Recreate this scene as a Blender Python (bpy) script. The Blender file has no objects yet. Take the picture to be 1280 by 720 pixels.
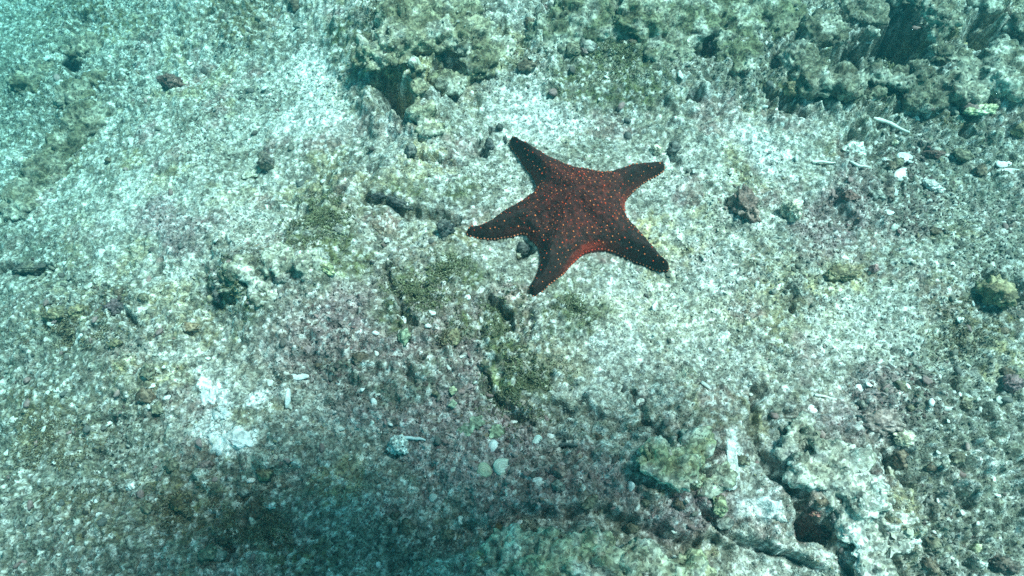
import bpy, bmesh, math, random
import numpy as np
from mathutils import Vector, Matrix

# ------------------------------------------------------------------ camera, sky, sun, exposure
sc = bpy.context.scene
COL = sc.collection
CAM_H, PITCH, HFOV = 0.77, math.radians(28), math.radians(70)
WATER_D = 0.62                                           # sea water, per metre
SUN_EL, SUN_AZ = math.radians(65), math.radians(22)      # azimuth measured from +x (picture right) towards +y

cam = bpy.data.cameras.new('camera'); camo = bpy.data.objects.new('camera', cam); COL.objects.link(camo)
camo.location = (0, 0, CAM_H); camo.rotation_euler = (PITCH, 0, 0)
cam.sensor_fit = 'HORIZONTAL'; cam.angle = HFOV; cam.clip_start = 0.01; cam.clip_end = 300
sc.camera = camo

w = bpy.data.worlds.new('World'); sc.world = w; w.use_nodes = True
nt = w.node_tree; nt.nodes.clear()
sky = nt.nodes.new('ShaderNodeTexSky'); sky.sky_type = 'NISHITA'; sky.sun_disc = False
sky.sun_elevation = SUN_EL; sky.sun_rotation = math.radians(90) - SUN_AZ
mul = nt.nodes.new('ShaderNodeMix'); mul.data_type = 'RGBA'; mul.blend_type = 'MULTIPLY'; mul.inputs[0].default_value = 1
mul.inputs[7].default_value = (1.0, 0.70, 0.58, 1)
bg = nt.nodes.new('ShaderNodeBackground'); bg.inputs[1].default_value = 0.075
wo = nt.nodes.new('ShaderNodeOutputWorld')
nt.links.new(sky.outputs[0], mul.inputs[6]); nt.links.new(mul.outputs[2], bg.inputs[0]); nt.links.new(bg.outputs[0], wo.inputs[0])

sun = bpy.data.lights.new('sun', 'SUN'); suno = bpy.data.objects.new('sun', sun); COL.objects.link(suno)
sun.energy = 5.0; sun.angle = math.radians(11); sun.color = (1.0, 0.53, 0.525)
SDIR = Vector((math.cos(SUN_EL)*math.cos(SUN_AZ), math.cos(SUN_EL)*math.sin(SUN_AZ), math.sin(SUN_EL)))
suno.rotation_euler = SDIR.to_track_quat('Z', 'Y').to_euler(); suno.location = SDIR*5

vs = sc.view_settings; vs.view_transform = 'Standard'; vs.look = 'None'; vs.gamma = 1; vs.exposure = 1.66; vs.use_curve_mapping = False
sc.cycles.use_denoising = False
sc.cycles.max_bounces = 6; sc.cycles.diffuse_bounces = 3; sc.cycles.volume_bounces = 1

# ------------------------------------------------------------------ numeric helpers
rng = np.random.default_rng(7); random.seed(7)
TX = math.tan(HFOV/2)/640.0
cP, sP = math.cos(PITCH), math.sin(PITCH)
def ray(px, py):
    u = (np.asarray(px, float)-640)*TX; v = (360-np.asarray(py, float))*TX
    return u, v*cP + sP, v*sP - cP            # direction rotated about x by the pitch
def ground(px, py, z=0.0):
    dx, dy, dz = ray(px, py); t = (z-CAM_H)/dz
    return dx*t, dy*t
def slope(x, y):                                # the floor falls away into the gully on one side
    x = np.asarray(x, float); y = np.asarray(y, float)
    a = np.maximum(-(x+.20)+.16*(np.minimum(y, 3)-.55), 0)
    return -.40*(1-np.exp(-1.15*(np.sqrt(a*a+.0225)-.15)))
def groundv(px, py):
    z = np.zeros(np.shape(px))
    for _ in range(25): x, y = ground(px, py, z); z = .5*z+.5*slope(x, y)
    return ground(px, py, z)
def to_px(x, y, z=0.0):
    yy = y; zz = z-CAM_H
    cv = yy*cP + zz*sP; cd = yy*sP - zz*cP
    cd = np.maximum(cd, 0.05)
    return 640 + x/cd/TX, 360 - cv/cd/TX
def px_size(px, py):                            # metres per pixel on the sea floor there
    x, y = groundv(px, py); z = float(slope(x, y))-CAM_H
    return float((y*sP-z*cP)*TX)

PERM = rng.permutation(256); PERM = np.concatenate([PERM, PERM, PERM])
VAL = rng.random(256)*2-1
def _fade(t): return t*t*t*(t*(t*6-15)+10)
def n2(x, y, s=0):
    ix = np.floor(x).astype(np.int64); iy = np.floor(y).astype(np.int64)
    fx = _fade(x-ix); fy = _fade(y-iy)
    def h(a, b): return VAL[PERM[(PERM[(a+s*17) & 255] + b + s*31) & 255]]
    a = h(ix, iy); b = h(ix+1, iy); c = h(ix, iy+1); d = h(ix+1, iy+1)
    return (a+(b-a)*fx) + ((c+(d-c)*fx)-(a+(b-a)*fx))*fy
def fbm2(x, y, o=4, s=0, g=.5):
    r = 0; a = 1; t = 0
    for i in range(o):
        r = r + a*n2(x*2.03**i+11.3*i, y*2.03**i-7.7*i, s+i); t += a; a *= g
    return r/t
def n3(p, s=0):
    i = np.floor(p).astype(np.int64); f = _fade(p-i)
    def h(a, b, c): return VAL[PERM[(PERM[(PERM[(a+s*13) & 255]+b) & 255]+c) & 255]]
    x, y, z = i.T; fx, fy, fz = f.T
    def L(a, b, t): return a+(b-a)*t
    return L(L(L(h(x,y,z),h(x+1,y,z),fx), L(h(x,y+1,z),h(x+1,y+1,z),fx), fy),
             L(L(h(x,y,z+1),h(x+1,y,z+1),fx), L(h(x,y+1,z+1),h(x+1,y+1,z+1),fx), fy), fz)
def fbm3(p, o=4, s=0, g=.5):
    r = 0; a = 1; t = 0
    for i in range(o):
        r = r + a*n3(p*2.03**i+5.1*i, s+i); t += a; a *= g
    return r/t
JX = rng.random(256); JY = rng.random(256)
def worley(x, y, s=0):
    ix = np.floor(x).astype(np.int64); iy = np.floor(y).astype(np.int64)
    f1 = np.full(x.shape, 9.0); f2 = np.full(x.shape, 9.0); idn = np.zeros(x.shape)
    for a in (-1, 0, 1):
        for b in (-1, 0, 1):
            k = PERM[(PERM[(ix+a+s*7) & 255]+iy+b+s*3) & 255]
            d = np.hypot(ix+a+JX[k]-x, iy+b+JY[k]-y)
            m = d < f1
            f2 = np.where(m, f1, np.minimum(f2, d)); f1 = np.where(m, d, f1); idn = np.where(m, VAL[k], idn)
    return f1, f2, idn
def sm(a, b, x):
    t = np.clip((x-a)/(b-a), 0, 1); return t*t*(3-2*t)
def mix(a, b, t): return a + (b-a)*t

# ------------------------------------------------------------------ object helpers
def tag(o, label=None, cat=None, group=None, kind=None):
    for k, v in (('label', label), ('category', cat), ('group', group), ('kind', kind)):
        if v: o[k] = v
    return o
def mesh_np(name, verts, faces, col=None, smooth=True):
    """verts (n,3), faces (m,3|4) arrays; col (n,3) per-vertex linear colour"""
    me = bpy.data.meshes.new(name); verts = np.asarray(verts, np.float32); faces = np.asarray(faces, np.int32)
    n, k = faces.shape
    me.vertices.add(len(verts)); me.vertices.foreach_set('co', verts.ravel())
    me.loops.add(n*k); me.loops.foreach_set('vertex_index', faces.ravel())
    me.polygons.add(n); me.polygons.foreach_set('loop_start', np.arange(0, n*k, k, dtype=np.int32))
    me.polygons.foreach_set('loop_total', np.full(n, k, np.int32))
    me.polygons.foreach_set('use_smooth', np.full(n, smooth, bool))
    me.update(calc_edges=True)
    if col is not None:
        a = me.color_attributes.new('Col', 'FLOAT_COLOR', 'POINT')
        c = np.ones((len(verts), 4), np.float32); c[:, :3] = col; a.data.foreach_set('color', c.ravel())
    return me
def link(name, me, mat, parent=None, loc=None):
    o = bpy.data.objects.new(name, me); COL.objects.link(o)
    if mat and not me.materials: me.materials.append(mat)
    if parent: o.parent = parent
    if loc is not None: o.location = loc
    return o
def empty(name, loc=(0, 0, 0)):
    o = bpy.data.objects.new(name, None); COL.objects.link(o); o.location = loc; o.empty_display_size = .02
    return o
_ico = {}
def ico(sub):
    if sub not in _ico:
        bm = bmesh.new(); bmesh.ops.create_icosphere(bm, subdivisions=sub, radius=1)
        bm.verts.ensure_lookup_table()
        _ico[sub] = (np.array([v.co[:] for v in bm.verts]), np.array([[v.index for v in f.verts] for f in bm.faces])); bm.free()
    v, f = _ico[sub]; return v.copy(), f.copy()

# ------------------------------------------------------------------ materials
def surf(name, base=None, attr=True, grain=((420, .45, 1.5),), rough=.9, bump=.25, bscale=700, blotch=.25, spec=.25):
    """procedural: per-vertex tint x cellular grain x soft blotches, with fine bump"""
    m = bpy.data.materials.new(name); m.use_nodes = True; t = m.node_tree; N = t.nodes; L = t.links
    b = N['Principled BSDF']; b.inputs['Roughness'].default_value = rough; b.inputs['Specular IOR Level'].default_value = spec
    tc = N.new('ShaderNodeTexCoord')
    if attr:
        a = N.new('ShaderNodeVertexColor'); a.layer_name = 'Col'; cur = a.outputs['Color']
    else:
        a = N.new('ShaderNodeRGB'); a.outputs[0].default_value = (*base, 1); cur = a.outputs[0]
    def times(c, val):
        x = N.new('ShaderNodeMix'); x.data_type = 'RGBA'; x.blend_type = 'MULTIPLY'; x.inputs[0].default_value = 1
        L.new(c, x.inputs[6]); L.new(val, x.inputs[7]); return x.outputs[2]
    for sc_, lo, hi in grain:
        v = N.new('ShaderNodeTexVoronoi'); v.inputs['Scale'].default_value = sc_; L.new(tc.outputs['Object'], v.inputs['Vector'])
        sx = N.new('ShaderNodeSeparateColor'); L.new(v.outputs['Color'], sx.inputs[0])
        r = N.new('ShaderNodeValToRGB'); r.color_ramp.interpolation = 'LINEAR'
        e = r.color_ramp.elements; e[0].position = .12; e[0].color = (lo, lo, lo, 1); e[1].position = .9; e[1].color = (hi, hi, hi, 1)
        x = e.new(.5); g = (lo+hi)*.5; x.color = (g*1.02, g*.98, g*.93, 1)
        L.new(sx.outputs[0], r.inputs[0]); cur = times(cur, r.outputs[0])
    if blotch:
        n = N.new('ShaderNodeTexNoise'); n.inputs['Scale'].default_value = 60; n.inputs['Detail'].default_value = 5
        L.new(tc.outputs['Object'], n.inputs['Vector'])
        mr = N.new('ShaderNodeMapRange'); mr.inputs[1].default_value = .3; mr.inputs[2].default_value = .7
        mr.inputs[3].default_value = 1-blotch; mr.inputs[4].default_value = 1+blotch
        L.new(n.outputs['Fac'], mr.inputs[0]); cur = times(cur, mr.outputs[0])
    L.new(cur, b.inputs['Base Color'])
    if bump:
        n = N.new('ShaderNodeTexNoise'); n.inputs['Scale'].default_value = bscale; n.inputs['Detail'].default_value = 3
        L.new(tc.outputs['Object'], n.inputs['Vector'])
        bp = N.new('ShaderNodeBump'); bp.inputs['Strength'].default_value = bump; bp.inputs['Distance'].default_value = .002
        L.new(n.outputs['Fac'], bp.inputs['Height']); L.new(bp.outputs[0], b.inputs['Normal'])
    return m
M_FLOOR = surf('shelly_reef_floor', grain=((460, .5, 1.42), (170, .7, 1.28)), bump=.8, bscale=650)
M_ROCK = surf('encrusted_rock', grain=((330, .5, 1.45), (120, .75, 1.25)), bump=.6, bscale=450, blotch=.35)
M_CHIP = surf('shell_grit', grain=((600, .8, 1.2),), bump=.1, blotch=.15, rough=.7)
M_PEB = surf('small_stone', grain=((400, .5, 1.5), (150, .75, 1.25)), bump=.6, bscale=500, blotch=.35, rough=.8)
M_CRUST = surf('bleached_crust', grain=((420, .7, 1.15), (150, .85, 1.1)), bump=.7, bscale=500, blotch=.2)
M_SHELL = surf('worn_shell', grain=((500, .88, 1.1),), bump=.12, bscale=300, blotch=.12, rough=.5, spec=.4)
M_ALGA = surf('turf_alga', grain=((300, .7, 1.3),), bump=0, blotch=.3, rough=.85)
M_STAR = surf('sea_star_skin', grain=((380, .6, 1.4),), bump=.5, bscale=600, blotch=.2, rough=.75, spec=.2)
M_BEAD = surf('sea_star_beads', grain=((200, .75, 1.2),), bump=0, blotch=.15, rough=.6)

# ------------------------------------------------------------------ sea floor
STEP = 0.0020
def axis(a, b, far):
    mid = np.arange(a, b+1e-6, STEP); out = []; s = STEP; p = 0
    while p < far:
        s *= 1.28; p += s; out.append(p)
    out = np.array(out)
    return np.concatenate([(a-out)[::-1], mid, b+out]), len(out), len(mid)
GX, nx0, nxm = axis(-1.25, .93, 30); GY, ny0, nym = axis(.04, 1.24, 30)
X, Y = np.meshgrid(GX, GY)
BASE = slope(X, Y)
PX, PY = to_px(X, Y, BASE)
near = sm(2.1, 1.45, np.abs(X))*sm(2.2, 1.35, Y)*sm(-.5, 0, Y)
wx = fbm2(X*14, Y*14, 4, 1)*38; wy = fbm2(X*14+40, Y*14, 4, 2)*38
wx2 = fbm2(X*60, Y*60, 3, 3)*9; wy2 = fbm2(X*60+9, Y*60, 3, 4)*9
QX = PX+wx+wx2; QY = PY+wy+wy2                       # picture-anchored coordinates with ragged edges
RX = PX+wx*.25+wx2; RY = PY+wy*.25+wy2
def blob(cx, cy, rx, ry, rot=0, a=1.25, b=.6, tight=False):
    x, y = ((RX if tight else QX)-cx), ((RY if tight else QY)-cy)
    c, s = math.cos(math.radians(rot)), math.sin(math.radians(rot))
    return sm(a, b, np.hypot((x*c+y*s)/rx, (-x*s+y*c)/ry))
def line_d(pts, tight=True):
    x, y = (RX, RY) if tight else (QX, QY)
    d = np.full(x.shape, 1e9)
    for (x0, y0), (x1, y1) in zip(pts[:-1], pts[1:]):
        vx, vy = x1-x0, y1-y0; t = np.clip(((x-x0)*vx+(y-y0)*vy)/(vx*vx+vy*vy), 0, 1)
        d = np.minimum(d, np.hypot(x-x0-t*vx, y-y0-t*vy))
    return d
def line(pts, wd, tight=True): return sm(wd, wd*.25, line_d(pts, tight))
def many(items, f=blob, **k):
    r = np.zeros(X.shape)
    for it in items: r = np.maximum(r, f(*it, **k))
    return r

star_zone = sm(1.25, .75, np.hypot((PX-715)/150, (PY-268)/125))
# --- relief
H = BASE.copy()
H -= .018*blob(380, 120, 130, 120)
H += .022*many([([(480, 40), (520, 120), (530, 190), (500, 250), (400, 300), (300, 350)], 70)], f=line, tight=False)
H += .016*blob(1150, 60, 220, 110) + .018*blob(800, 60, 190, 70)
H += .016*blob(560, 400, 190, 90) - .005*blob(1130, 240, 140, 70) - .02*blob(440, 640, 190, 110)
H += .016*blob(860, 540, 90, 70) + .02*blob(1130, 600, 120, 130) + .02*blob(720, 720, 200, 50)
H += .012*blob(350, 380, 90, 60) + .012*blob(90, 400, 90, 40)
ledge = np.interp(RX, [560, 610, 660, 700, 760, 820, 860, 920, 990, 1040], [660, 645, 636, 645, 642, 655, 672, 682, 700, 730])
H += .022*sm(5, -7, RY-ledge)*sm(540, 600, RX)*sm(1060, 990, RX)*sm(520, 630, RY)
H += .013*fbm2(X*9, Y*9, 3, 5)*near
PX, PY = to_px(X, Y, H)
QX = PX+wx+wx2; QY = PY+wy+wy2; RX = PX+wx*.25+wx2; RY = PY+wy*.25+wy2
crust = (1-star_zone*.75)
sandy = np.maximum.reduce([blob(390, 130, 80, 100), blob(660, 150, 110, 55), blob(960, 190, 80, 60), blob(820, 420, 130, 90)*.6,
                           blob(200, 240, 150, 60)*.7, blob(930, 600, 35, 50), blob(280, 520, 55, 55)])
rough = np.clip(.45 + .8*fbm2(X*7+3, Y*7, 3, 6) + .5*blob(1150, 70, 220, 130) + .4*blob(540, 90, 110, 90) + .3*blob(560, 420, 190, 90)
                + .35*blob(1100, 600, 190, 150) - .45*sandy, .12, 1.0)*near
bil = np.abs(fbm2(X*30, Y*30, 4, 8, .55)); H += (.030*bil-.006)*rough*crust
f1, f2, cid = worley(X*42+wx*.02, Y*42+wy*.02, 1); lump, lumpe = cid, sm(.0, .25, f2-f1); H += .012*(f2-f1-.25)*rough*crust
f1, f2, cid = worley(X*95+wx2*.05, Y*95+wy2*.05, 2); lump2 = cid; H += .0045*(.55-f1)*(.35+rough)*crust*near
g1, g2, gid = worley(X*210, Y*210, 3); H += (.0032*(.5-g1)+.0012*gid)*near*(1-.4*star_zone)
H += .0014*n2(X*330, Y*330, 9)*near + .0025*fbm2(X*130, Y*130, 2, 10)*near*(.4+rough)
pits = sm(.28, .5, fbm2(X*24+7, Y*24, 3, 14)) * rough; H -= .012*pits*crust*near
# cracks and hollows
cr = [([(952, 492), (940, 530), (945, 560), (968, 592), (1000, 622)], 11, .018), ([(1000, 625), (1040, 680), (1062, 725)], 9, .009),
      ([(1075, 620), (1100, 690), (1130, 730)], 9, .022), ([(792, 500), (822, 540), (850, 565), (880, 572), (896, 566)], 8, .009),
      ([(612, 375), (628, 392), (640, 412)], 11, .018), ([(600, 470), (630, 510), (665, 530)], 9, .014),
      ([(455, 245), (490, 250), (515, 268), (540, 276), (572, 284)], 10, .02), ([(478, 340), (505, 385), (520, 402)], 8, .013),
      ([(595, 190), (606, 178), (612, 165)], 6, .015), ([(885, 640), (930, 680), (1000, 700)], 9, .014),
      ([(0, 338), (30, 336), (65, 330)], 8, .018), ([(95, 20), (90, 70), (82, 120)], 14, .02), ([(255, 370), (270, 350), (290, 340)], 9, .016),
      ([(520, 195), (545, 195), (575, 200)], 8, .014), ([(960, 110), (985, 125), (1000, 140)], 10, .025), ([(1100, 560), (1112, 590), (1135, 610)], 7, .014),
      ([(1230, 340), (1262, 352), (1290, 372)], 10, .026), ([(1190, 470), (1210, 505), (1240, 520)], 8, .015), ([(985, 350), (992, 380), (1000, 400)], 6, .012)]
HB = H.copy()
crack = np.zeros(X.shape)
for pts, wd, dp in cr:
    k = line(pts, wd); H -= dp*k; crack = np.maximum(crack, k)
holes = [(1022, 655, 30, 26, 20, .045), (655, 314, 15, 11, 0, .02), (1132, 44, 40, 40, 0, .12), (1066, 66, 32, 22, 0, .08), (1222, 40, 30, 22, 0, .09),
         (498, 112, 28, 28, 0, .075), (884, 58, 22, 18, 60, .03), (862, 122, 12, 9, 0, .018), (553, 82, 26, 14, 0, .035), (275, 376, 13, 12, 0, .02), (1265, 358, 20, 14, 30, .03),
         (842, 190, 8, 10, 0, .012), (1245, 18, 22, 10, 0, .03), (150, 398, 20, 9, 0, .02), (1215, 160, 14, 12, 0, .025), (605, 190, 8, 8, 0, .014)]
for cx, cy, rx, ry, ro, dp in holes: H -= dp*blob(cx, cy, rx, ry, ro, 1.2, .35, True)
H *= np.where(near > 0, 1, 1)
H += (1-near)*.06*fbm2(X*.8, Y*.8, 4, 12) - .02*(1-near)
SR = (PX > 555) & (PX < 870) & (PY > 145) & (PY < 400)

# --- colour of the bottom (what grows and lies there; cracks, pits and lump edges coloured darker)
C = np.zeros(X.shape+(3,))
def put(m, c):
    global C
    C = C + (np.array(c)-C)*np.clip(m, 0, 1)[..., None]
C[:] = (.37, .355, .31)
big = fbm2(X*5+2, Y*5, 4, 20); med = fbm2(X*20, Y*20, 4, 21); fin = fbm2(X*75, Y*75, 3, 22)
put(sm(-.05, .4, big)*.5, (.47, .47, .43)); put(sm(.0, .35, med)*.75, (.17, .165, .13)); put(sm(.1, .4, -med)*.6, (.52, .52, .48)); put(sm(.12, .4, fin)*.6, (.15, .145, .115))
put(sm(.12, .38, fbm2(X*16+9, Y*16, 4, 23))*.7, (.32, .27, .14))                       # yellow-olive film
put(sm(.12, .38, fbm2(X*18-9, Y*18, 4, 24))*.7, (.27, .165, .165))                      # pink coralline crust
white = many([(395, 95, 60, 60), (400, 150, 50, 35), (665, 140, 80, 38), (960, 180, 60, 45), (915, 585, 14, 36), (955, 635, 26, 20), (275, 545, 34, 20),
              (262, 500, 24, 18), (330, 500, 26, 16), (820, 420, 110, 70), (1090, 420, 90, 45), (210, 260, 130, 45), (700, 660, 22, 9), (880, 330, 60, 80)])
put(white*.5, (.56, .545, .50))
put(many([(395, 80, 45, 40), (395, 145, 40, 28), (670, 135, 60, 26), (914, 590, 10, 30, -15), (956, 640, 22, 16), (276, 548, 28, 13), (258, 498, 17, 14), (955, 185, 40, 26)])*.8, (.66, .66, .64))
put(many([(276, 548, 36, 20), (260, 498, 24, 18), (335, 497, 24, 14), (914, 590, 10, 34, -15), (956, 640, 24, 16)])*.9, (.88, .88, .87))
cl = many([(90, 400, 150, 60), (110, 560, 150, 130), (250, 640, 160, 80), (70, 110, 90, 130), (1160, 560, 150, 170), (1150, 170, 150, 70), (1080, 70, 160, 70), (800, 60, 190, 80), (340, 380, 130, 80), (560, 420, 170, 90),
           (700, 650, 260, 60), (850, 560, 100, 70), (450, 300, 120, 70), (1050, 330, 120, 60), (280, 30, 170, 50), (540, 90, 110, 80), (560, 250, 80, 60)])
lp = np.clip(.25+.75*cl+.3*med, 0, 1)*(1-.8*white)*near
put(lp*sm(.25, .6, lump)*lumpe*.75, (.20, .185, .13)); put(lp*sm(-.35, -.7, lump)*lumpe*.7, (.135, .125, .10)); put(lp*(sm(.0, .1, lump)*sm(.25, .15, lump))*lumpe*.6, (.33, .25, .22))
put(lp*sm(.3, .7, lump2)*.6, (.17, .16, .115)); put(lp*sm(-.5, -.8, lump2)*.6, (.58, .57, .52)); put(lp*(sm(-.25, -.15, lump2)*sm(.05, -.05, lump2))*.45, (.36, .33, .20))
put(lp*(1-lumpe)*.4, (.13, .125, .10))
pink = many([(470, 430, 140, 80), (520, 500, 120, 60), (570, 560, 90, 45), (700, 610, 130, 40), (640, 560, 60, 40), (1090, 520, 90, 60), (1120, 235, 90, 50), (230, 275, 60, 30), (870, 640, 70, 35), (1060, 270, 70, 40)])
put(pink*.72, (.23, .165, .175))
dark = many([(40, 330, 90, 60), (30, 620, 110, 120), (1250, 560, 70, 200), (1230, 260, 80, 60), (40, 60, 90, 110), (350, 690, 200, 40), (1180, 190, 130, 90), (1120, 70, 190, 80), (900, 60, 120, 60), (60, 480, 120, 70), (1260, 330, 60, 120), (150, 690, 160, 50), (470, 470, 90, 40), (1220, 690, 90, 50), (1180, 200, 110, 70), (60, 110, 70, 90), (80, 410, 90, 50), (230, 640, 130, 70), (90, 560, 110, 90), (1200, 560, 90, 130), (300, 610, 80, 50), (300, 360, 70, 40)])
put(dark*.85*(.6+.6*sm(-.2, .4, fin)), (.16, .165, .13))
green = many([(400, 285, 55, 45), (425, 330, 40, 22), (525, 378, 50, 34, 20), (650, 480, 60, 48, 20), (625, 425, 38, 40), (560, 420, 26, 22), (760, 90, 70, 50), (800, 40, 80, 45),
              (290, 365, 50, 30), (560, 345, 50, 28), (720, 390, 45, 24), (535, 230, 50, 22), (1050, 90, 90, 40), (480, 40, 70, 40)])
put(green*(.35+.65*sm(-.35, .3, fin+.4*med)), (.115, .125, .06))
brown = many([(225, 632, 60, 40), (300, 650, 70, 45), (110, 395, 60, 22), (100, 640, 60, 30), (60, 520, 60, 40), (380, 690, 60, 30), (1210, 380, 50, 30), (1200, 130, 70, 30), (130, 20, 80, 40), (300, 20, 60, 30)])
put(brown*(.3+.6*sm(-.3, .3, fin)), (.13, .105, .05))
yell = many([(505, 80, 60, 40), (620, 60, 50, 35), (850, 590, 26, 16), (1120, 650, 40, 40), (1165, 20, 45, 22), (1190, 50, 35, 25), (1050, 345, 32, 16), (180, 480, 40, 26), (840, 300, 40, 26), (530, 175, 26, 30), (640, 690, 60, 25), (1240, 440, 40, 40)])
put(yell*.7*sm(-.35, .3, fin), (.44, .37, .19))
put(many([(855, 588, 18, 10), (650, 455+50, 22, 10, 30), (410, 338, 14, 8, 35)])*.55, (.45, .50, .24))
put(crack*.6, (.10, .095, .075)); put(pits*.5, (.17, .155, .12))
put(sm(-.25, -.75, gid)*.55*near, (.13, .13, .11)); put(sm(.35, .8, gid)*.55*near, (.70, .70, .67))  # single dark and pale grains
put(many([(1022, 655, 26, 22)], tight=True)*.7, (.11, .06, .05))
nyT, nxT = X.shape
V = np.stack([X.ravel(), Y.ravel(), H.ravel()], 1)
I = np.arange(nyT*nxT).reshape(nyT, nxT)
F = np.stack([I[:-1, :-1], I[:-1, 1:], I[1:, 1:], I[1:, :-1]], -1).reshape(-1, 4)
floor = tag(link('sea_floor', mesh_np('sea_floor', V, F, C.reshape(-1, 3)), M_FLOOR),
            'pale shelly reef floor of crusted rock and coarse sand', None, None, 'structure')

def height(x, y):
    fx = np.clip((np.asarray(x, float)-GX[nx0])/STEP, 0, nxm-2); fy = np.clip((np.asarray(y, float)-GY[ny0])/STEP, 0, nym-2)
    i = fx.astype(int); j = fy.astype(int); u = fx-i; v = fy-j; i += nx0; j += ny0
    return (H[j, i]*(1-u)+H[j, i+1]*u)*(1-v) + (H[j+1, i]*(1-u)+H[j+1, i+1]*u)*v
def lookup(A, x, y):
    i = np.clip(((np.asarray(x)-GX[nx0])/STEP).astype(int), 0, nxm-1)+nx0; j = np.clip(((np.asarray(y)-GY[ny0])/STEP).astype(int), 0, nym-1)+ny0
    return A[j, i]
def hit(px, py):
    z = 0.0
    for _ in range(30):
        x, y = ground(px, py, z); z = .5*z+.5*float(height(x, y))
    return Vector((float(x), float(y), z))

# ------------------------------------------------------------------ reef rocks: lumps fused into one crusty body
def fuse(spheres, voxel):
    vs_, fs_ = [], []; n = 0
    for c, r in spheres:
        v, f = ico(3); v = v*np.array(r)+np.array(c); vs_.append(v); fs_.append(f+n); n += len(v)
    me = mesh_np('tmp', np.concatenate(vs_), np.concatenate(fs_))
    o = bpy.data.objects.new('tmp', me); COL.objects.link(o)
    md = o.modifiers.new('r', 'REMESH'); md.mode = 'VOXEL'; md.voxel_size = voxel
    dg = bpy.context.evaluated_depsgraph_get(); e = o.evaluated_get(dg).to_mesh()
    v = np.empty(len(e.vertices)*3, np.float32); e.vertices.foreach_get('co', v); v = v.reshape(-1, 3).astype(float)
    nn = np.empty(len(e.vertices)*3, np.float32); e.vertices.foreach_get('normal', nn); nn = nn.reshape(-1, 3).astype(float)
    q = np.array([list(p.vertices) if len(p.vertices) == 4 else list(p.vertices)+[p.vertices[2]] for p in e.polygons])
    bpy.data.objects.remove(o); bpy.data.meshes.remove(me)
    return v, nn, q
ROCKTOP = []
def reef_rock(name, lumps, cols, label, voxel=.0032, seed=0, amp=1.0, cat='rock', group=None):
    """lumps: (px, py, r_px, lift_px, flatten); cols: three tints"""
    sp = []
    for px, py, r, lift, fl in lumps:
        k = px_size(px, py); gx, gy = groundv(px, py); z = float(lookup(HB, gx, gy))+(lift*k*.42)
        x, y = ground(px, py, z); sp.append(((float(x), float(y), z), (r*k, r*k, r*k*fl)))
    v, nn, q = fuse(sp, voxel)
    d = .010*(np.abs(fbm3(v*45+seed, 4, seed))*2-.5) + .006*fbm3(v*120, 3, seed+3) + .0022*n3(v*330, seed+5)
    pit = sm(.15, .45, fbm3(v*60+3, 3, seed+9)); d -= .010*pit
    v = v+nn*(d*amp)[:, None]
    org = np.array([sp[0][0][0], sp[0][0][1], height(sp[0][0][0], sp[0][0][1])])
    a = sm(-.3, .3, fbm3(v*26+1, 4, seed+11))[:, None]; b = sm(.0, .45, fbm3(v*45+7, 3, seed+13))[:, None]
    c = np.array(cols[0])*(1-a)+np.array(cols[1])*a; c = c*(1-b*.75)+np.array(cols[2])*b*.75
    g = n3(v*380, seed+15)[:, None]; c = c*(1+.45*g)
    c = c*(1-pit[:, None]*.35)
    up = np.where(nn[:, 2] > .25)[0]; hg = height(v[up, 0], v[up, 1]); up = up[v[up, 2] > hg+.001]
    if len(up):
        pick = rng.choice(up, min(len(up), int(len(up)*.12))); ROCKTOP.append(np.c_[v[pick], c[pick]])
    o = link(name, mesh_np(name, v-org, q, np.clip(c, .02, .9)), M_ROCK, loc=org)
    return tag(o, label, cat, group)
OLIVE = [(.26, .245, .17), (.12, .115, .07), (.44, .43, .37)]
PALE = [(.52, .51, .46), (.36, .34, .25), (.66, .66, .63)]
GREY = [(.30, .30, .27), (.17, .18, .14), (.46, .46, .42)]
PINK = [(.34, .25, .23), (.20, .15, .13), (.55, .52, .46)]

reef_rock('reef_ledge', [(470, 60, 27, 34, .55), (500, 44, 30, 34, .55), (540, 42, 34, 28, .6), (585, 45, 36, 22, .6), (620, 62, 26, 14, .6), (600, 82, 22, 12, .6),
                         (524, 88, 12, 26, .8), (526, 112, 11, 18, .8), (528, 140, 16, 10, .8), (536, 165, 18, 6, .7), (452, 74, 14, 30, .6), (470, 80, 13, 34, .5), (488, 76, 13, 36, .5), (506, 74, 13, 34, .6), (560, 105, 22, 4, .6),
                         (588, 96, 18, 6, .7), (510, 20, 40, 20, .6), (560, 15, 40, 20, .6)], OLIVE,
          'knobbly yellow-olive rock ledge overhanging a dark hollow above the sea star', seed=2, amp=.85)
reef_rock('reef_outcrop', [(1000, 72, 26, 6, .6), (1030, 38, 30, 12, .55), (1080, 14, 30, 18, .55), (1020, 98, 28, 8, .6), (1058, 104, 26, 8, .55), (1094, 92, 17, 14, .7), (1122, 98, 17, 12, .6),
                           (1150, 92, 22, 12, .6), (980, 100, 18, 8, .7), (1172, 42, 14, 30, .8), (1178, 16, 24, 26, .55), (1138, -8, 26, 26, .5), (1176, 66, 16, 22, .7),
                           (1206, 82, 20, 14, .6), (1250, 68, 22, 14, .6), (1262, 96, 36, 4, .5), (1205, 108, 30, 2, .5), (1155, 118, 30, 0, .4), (1278, 34, 20, 22, .6), (1230, -2, 26, 18, .5), (1092, 40, 10, 20, .8)], [(.25, .24, .19), (.12, .115, .08), (.42, .42, .36)],
          'large craggy brown-green outcrop with several black cavities', seed=5, amp=.75)
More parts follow.
